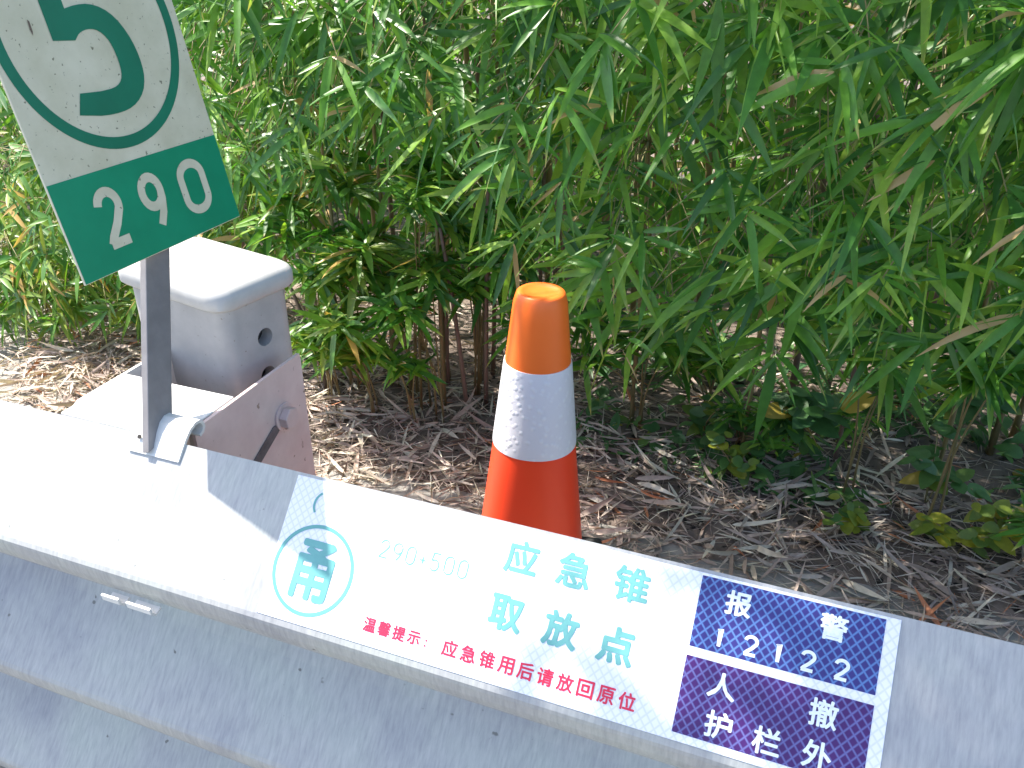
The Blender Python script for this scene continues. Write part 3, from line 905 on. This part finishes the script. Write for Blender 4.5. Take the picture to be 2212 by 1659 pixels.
def build_tufts():
    rosette('star-shaped dwarf bamboo tuft at the right edge above the weeds', .36, 1.84, .55, 190, .105, .105)
    rosette('small dwarf bamboo tuft beside the right-hand rosette', .17, 1.92, .47, 90, .095, .07)
    rosette('bright dwarf bamboo tuft under the large sunlit leaf', -1.03, 1.95, .68, 90, .11, .075)
    rosette('dwarf bamboo tuft left of the cone at band height', -.96, 1.90, .42, 100, .115, .09)
    rosette('dwarf bamboo tuft close to the litter between post and cone', -1.02, 1.84, .24, 60, .09, .05)
    rosette('dwarf bamboo tuft to the right of the capped post', -1.28, 1.98, .46, 90, .11, .10)
    rosette('dwarf bamboo tuft beside the marker sign behind the post cap', -1.50, 2.10, .55, 90, .11, .11)
    rosette('dwarf bamboo tuft just behind the cone tip', -.74, 2.0, .55, 90, .11, .10)
    rosette('low dwarf bamboo tuft by the lower right corner of the bed', .60, 1.80, .17, 70, .10, .07)
    rosette('grassy dwarf bamboo tuft among the weeds right of the cone', -.12, 2.05, .16, 110, .075, .12, nst=5)
    rosette('grassy dwarf bamboo tuft in the middle of the weeds', .06, 2.12, .15, 100, .075, .11, nst=5)
    more = [('leafy dwarf bamboo tuft low behind the bracket side plate', -1.16, 1.86, .30, 120, .11, .10), ('dwarf bamboo tuft in the middle of the gap between post and cone', -1.10, 2.02, .52, 150, .12, .13),
            ('dwarf bamboo tuft high behind the post cap under the marker sign', -1.36, 2.12, .66, 130, .12, .12), ('dwarf bamboo tuft left of the bare canes', -.90, 2.08, .62, 130, .115, .11), ('dwarf bamboo tuft behind the white band of the cone', -.62, 2.02, .40, 120, .11, .12),
            ('dwarf bamboo tuft to the right of the white cone band', -.40, 2.05, .30, 100, .10, .11), ('dwarf bamboo tuft under the drooping leaves right of the cone', -.22, 2.15, .26, 120, .10, .13)]
    for lb, u, v, z, n, L0, rad in more: rosette(lb, u, v, z, int(n * 1.5), L0 * 1.05, rad * 1.15, 'leaf_sunlit' if u < -1.0 else 'leaf', nst=5)
    for lb, u, v, z, n, L0, rad in (
        ('bright dwarf bamboo tuft left of the bare canes at knee height', -1.18, 2.06, .40, 170, .115, .13), ('dwarf bamboo tuft just right of the post cap', -1.42, 2.02, .38, 150, .11, .12),
        ('dwarf bamboo tuft whose leaves touch the bracket bolt side', -1.30, 1.88, .26, 110, .10, .10), ('dwarf bamboo tuft standing highest left of the cone', -1.05, 2.12, .76, 170, .12, .13),
        ('dwarf bamboo tuft right behind the cone top in the shade', -.80, 2.12, .44, 150, .11, .13)):
        rosette(lb, u, v, z, n, L0, rad, 'leaf_sunlit' if u < -1.1 else 'leaf', nst=5)
    # bare standing stems
    for i, (u, v, h, lu) in enumerate(((-1.30, 1.98, .50, -.06), (-1.36, 1.93, .38, -.10), (-.98, 1.98, .62, .0), (-.90, 1.97, .60, -.07), (-.86, 2.02, .80, .02), (-.83, 2.15, .95, .03), (-.76, 2.20, 1.0, .02), (-.70, 2.22, 1.0, -.02), (-.91, 2.2, 1.0, .04), (-.99, 2.25, 1.0, .03))):
        gz = ground_h(u, v) - .01
        pth = bez((u, v, gz), (u + lu * .3, v, gz + h * .5), (u + lu, v, gz + h), 8)
        o = link('bamboo_cane', pymesh('bamboo_cane', *tube([P(*q) - P(u, v, gz) for q in pth], [.0075 - .0025 * j / 7 for j in range(8)], 8)), M['culm' if i in (0, 2) else 'culm_dark'], None, True)
        o.location = P(u, v, gz)
        tag(o, ('straw coloured bare bamboo cane leaning beside the capped post' if i == 0 else 'thin bare cane nearest the pinkish bracket' if i == 1 else 'yellowish bare bamboo cane rising from the litter left of the cone' if i == 2 else 'crooked grey bamboo cane next to the yellowish one' if i == 3 else 'bare brown bamboo cane in the dark gap left of the cone'), 'bamboo cane', 'bare bamboo canes')
build_tufts()

def weed(label, u, v, h, n, L0, yellow):
    gz = ground_h(u, v) - .005
    T = thing('broadleaf_weed', label, 'weed', Matrix.Translation(P(u, v, gz)), 'broad-leaved weeds at the right')
    mb = MB(); pts = []
    for k in range(max(2, n // 7)):
        e = np.array((random.uniform(-.10, .10), random.uniform(-.08, .06), h * random.uniform(.6, 1.1)))
        w = bez((0, 0, 0), (e[0] * .2, e[1] * .2, h * .7), e, 6)
        link('stem', pymesh('stem', *tube([P(*q) for q in w], .0016, 5)), M['twig'], T, True)
        for q in w[2:]:
            pts.append(q)
    pts = np.array(pts)
    idx = RNG.integers(0, len(pts), n)
    p0 = np.stack([np.array(P(*pts[i])) for i in idx]) + RNG.normal(0, .008, (n, 3))
    a = RNG.uniform(0, 2 * math.pi, n)
    d = np.cos(a)[:, None] * UN + np.sin(a)[:, None] * VN + RNG.normal(.05, .3, n)[:, None] * ZN
    nr = ZN - VN * .45 + RNG.normal(0, .25, (n, 3))
    L = L0 * RNG.uniform(.6, 1.25, n)
    arr = leaves_arrays(p0, d, nr, L, L * .62, RNG.uniform(0, .4, n), PROF_OVAL, .12)
    arr[2][:, 0] = np.clip(arr[2][:, 0] * .55 + yellow, 0, 1)
    link('foliage', leaf_mesh('foliage', [arr]), M['leaf_weed'], T)

def build_weeds():
    W_ = [('broad-leaved weed with dark round leaves under the hanging bamboo', .02, 2.05, .24, 30, .080, .0),
          ('broad-leaved weed with three stacked leaf whorls near the right edge', .36, 1.95, .20, 26, .066, .15),
          ('tall dark broad-leaved weed in the shade at the right', .44, 2.25, .34, 30, .085, .0),
          ('yellowish small-leaved weed at the lower right of the litter', .42, 1.78, .10, 34, .046, .55),
          ('yellow-green creeping weed nearest the right edge', .52, 1.86, .13, 40, .046, .5),
          ('pale green weed in the litter right of the cone', -.10, 1.90, .12, 34, .050, .35),
          ('little clover-like weed between cone and the yellow weeds', .20, 1.80, .09, 30, .044, .45),
          ('dull green weed hugging the litter below the hanging leaves', -.22, 2.05, .13, 34, .055, .2)]
    for a in W_: weed(*a)
build_weeds()

def build_litter():
    n = 15000
    u = RNG.uniform(-2.9, 1.3, n); v = 1.66 + np.abs(RNG.normal(0, .55, n))
    # ragged front edge creeping over the concrete
    edge = 1.66 + .05 * np.sin(u * 3.1) + .06 * np.sin(u * 7.7 + 1) - .04 - .20 * np.clip((u + .1) * 2, 0, 1.0)
    v = edge + np.abs(RNG.normal(0, .50, n)) - np.abs(RNG.normal(0, .055, n))
    k = n // 18
    v[:k] = edge[:k] - np.abs(RNG.normal(0, .22, k))
    # left pile on the pavement beside the low bamboo
    m = n // 8
    u[-m:] = RNG.normal(-2.15, .22, m); v[-m:] = RNG.normal(1.78, .17, m)
    keep = (v > .95) & ~((u < -1.98) & (v < 1.95) & (np.arange(n) < n - m))
    u, v = u[keep], v[keep]; n = len(u)
    z = np.array([ground_h(a, b) if b > 1.6 else .004 for a, b in zip(u, v)]) + np.abs(RNG.normal(0, .014, n)) * np.clip((v - 1.5) * 4, .15, 1) + .003
    p0 = u[:, None] * UN + v[:, None] * VN + z[:, None] * ZN
    a = RNG.uniform(0, 2 * math.pi, n)
    d = np.cos(a)[:, None] * UN + np.sin(a)[:, None] * VN * .8 + RNG.normal(.02, .16, n)[:, None] * ZN
    nr = ZN + RNG.normal(0, .55, (n, 3))
    L = RNG.uniform(.03, .125, n)
    Wd = np.where(RNG.random(n) < .48, RNG.uniform(.0014, .003, n), L * RNG.uniform(.06, .13, n))
    arr = leaves_arrays(p0, d, nr, L, Wd, RNG.normal(.0, .16, n), PROF, .35, RNG.normal(0, .9, n))
    arr[0][:, 2] = np.maximum(arr[0][:, 2], .003)
    o = link('leaf_litter', leaf_mesh('leaf_litter', [arr]), M['litter'])
    o['kind'] = 'stuff'
    tag(o, 'carpet of dry brown bamboo leaves covering the ground under the hedge', 'leaf litter')
build_litter()

def build_ground_cover():
    # small leafy seedlings too many to count, under the hanging bamboo on the right
    n = 4200
    u = RNG.uniform(-.55, 1.2, n); v = RNG.uniform(1.86, 2.75, n)
    k = np.sin(u * 9 + 2 * np.sin(v * 7)) + np.sin(v * 11 + u * 3) + RNG.normal(0, .5, n)
    keep = k > .25
    u, v = u[keep], v[keep]; n = len(u)
    z = np.array([ground_h(a, b) for a, b in zip(u, v)]) + RNG.uniform(.0, .10, n) * np.clip((v - 1.75) * 2, .2, 1)
    p0 = u[:, None] * UN + v[:, None] * VN + z[:, None] * ZN
    a = RNG.uniform(0, 2 * math.pi, n)
    d = np.cos(a)[:, None] * UN + np.sin(a)[:, None] * VN + RNG.normal(.35, .4, n)[:, None] * ZN
    L = RNG.uniform(.03, .085, n)
    arr = leaves_arrays(p0, d, ZN - VN * .4 + RNG.normal(0, .35, (n, 3)), L, L * np.where(RNG.random(n) < .3, .5, .17), RNG.uniform(0, .5, n), PROF, .2)
    arr[2][:, 0] *= .62
    o = link('ground_cover', leaf_mesh('ground_cover', [arr]), M['leaf_weed'])
    o['kind'] = 'stuff'
    tag(o, 'low green seedlings and grass blades covering the shaded bed at the right', 'ground cover')
build_ground_cover()
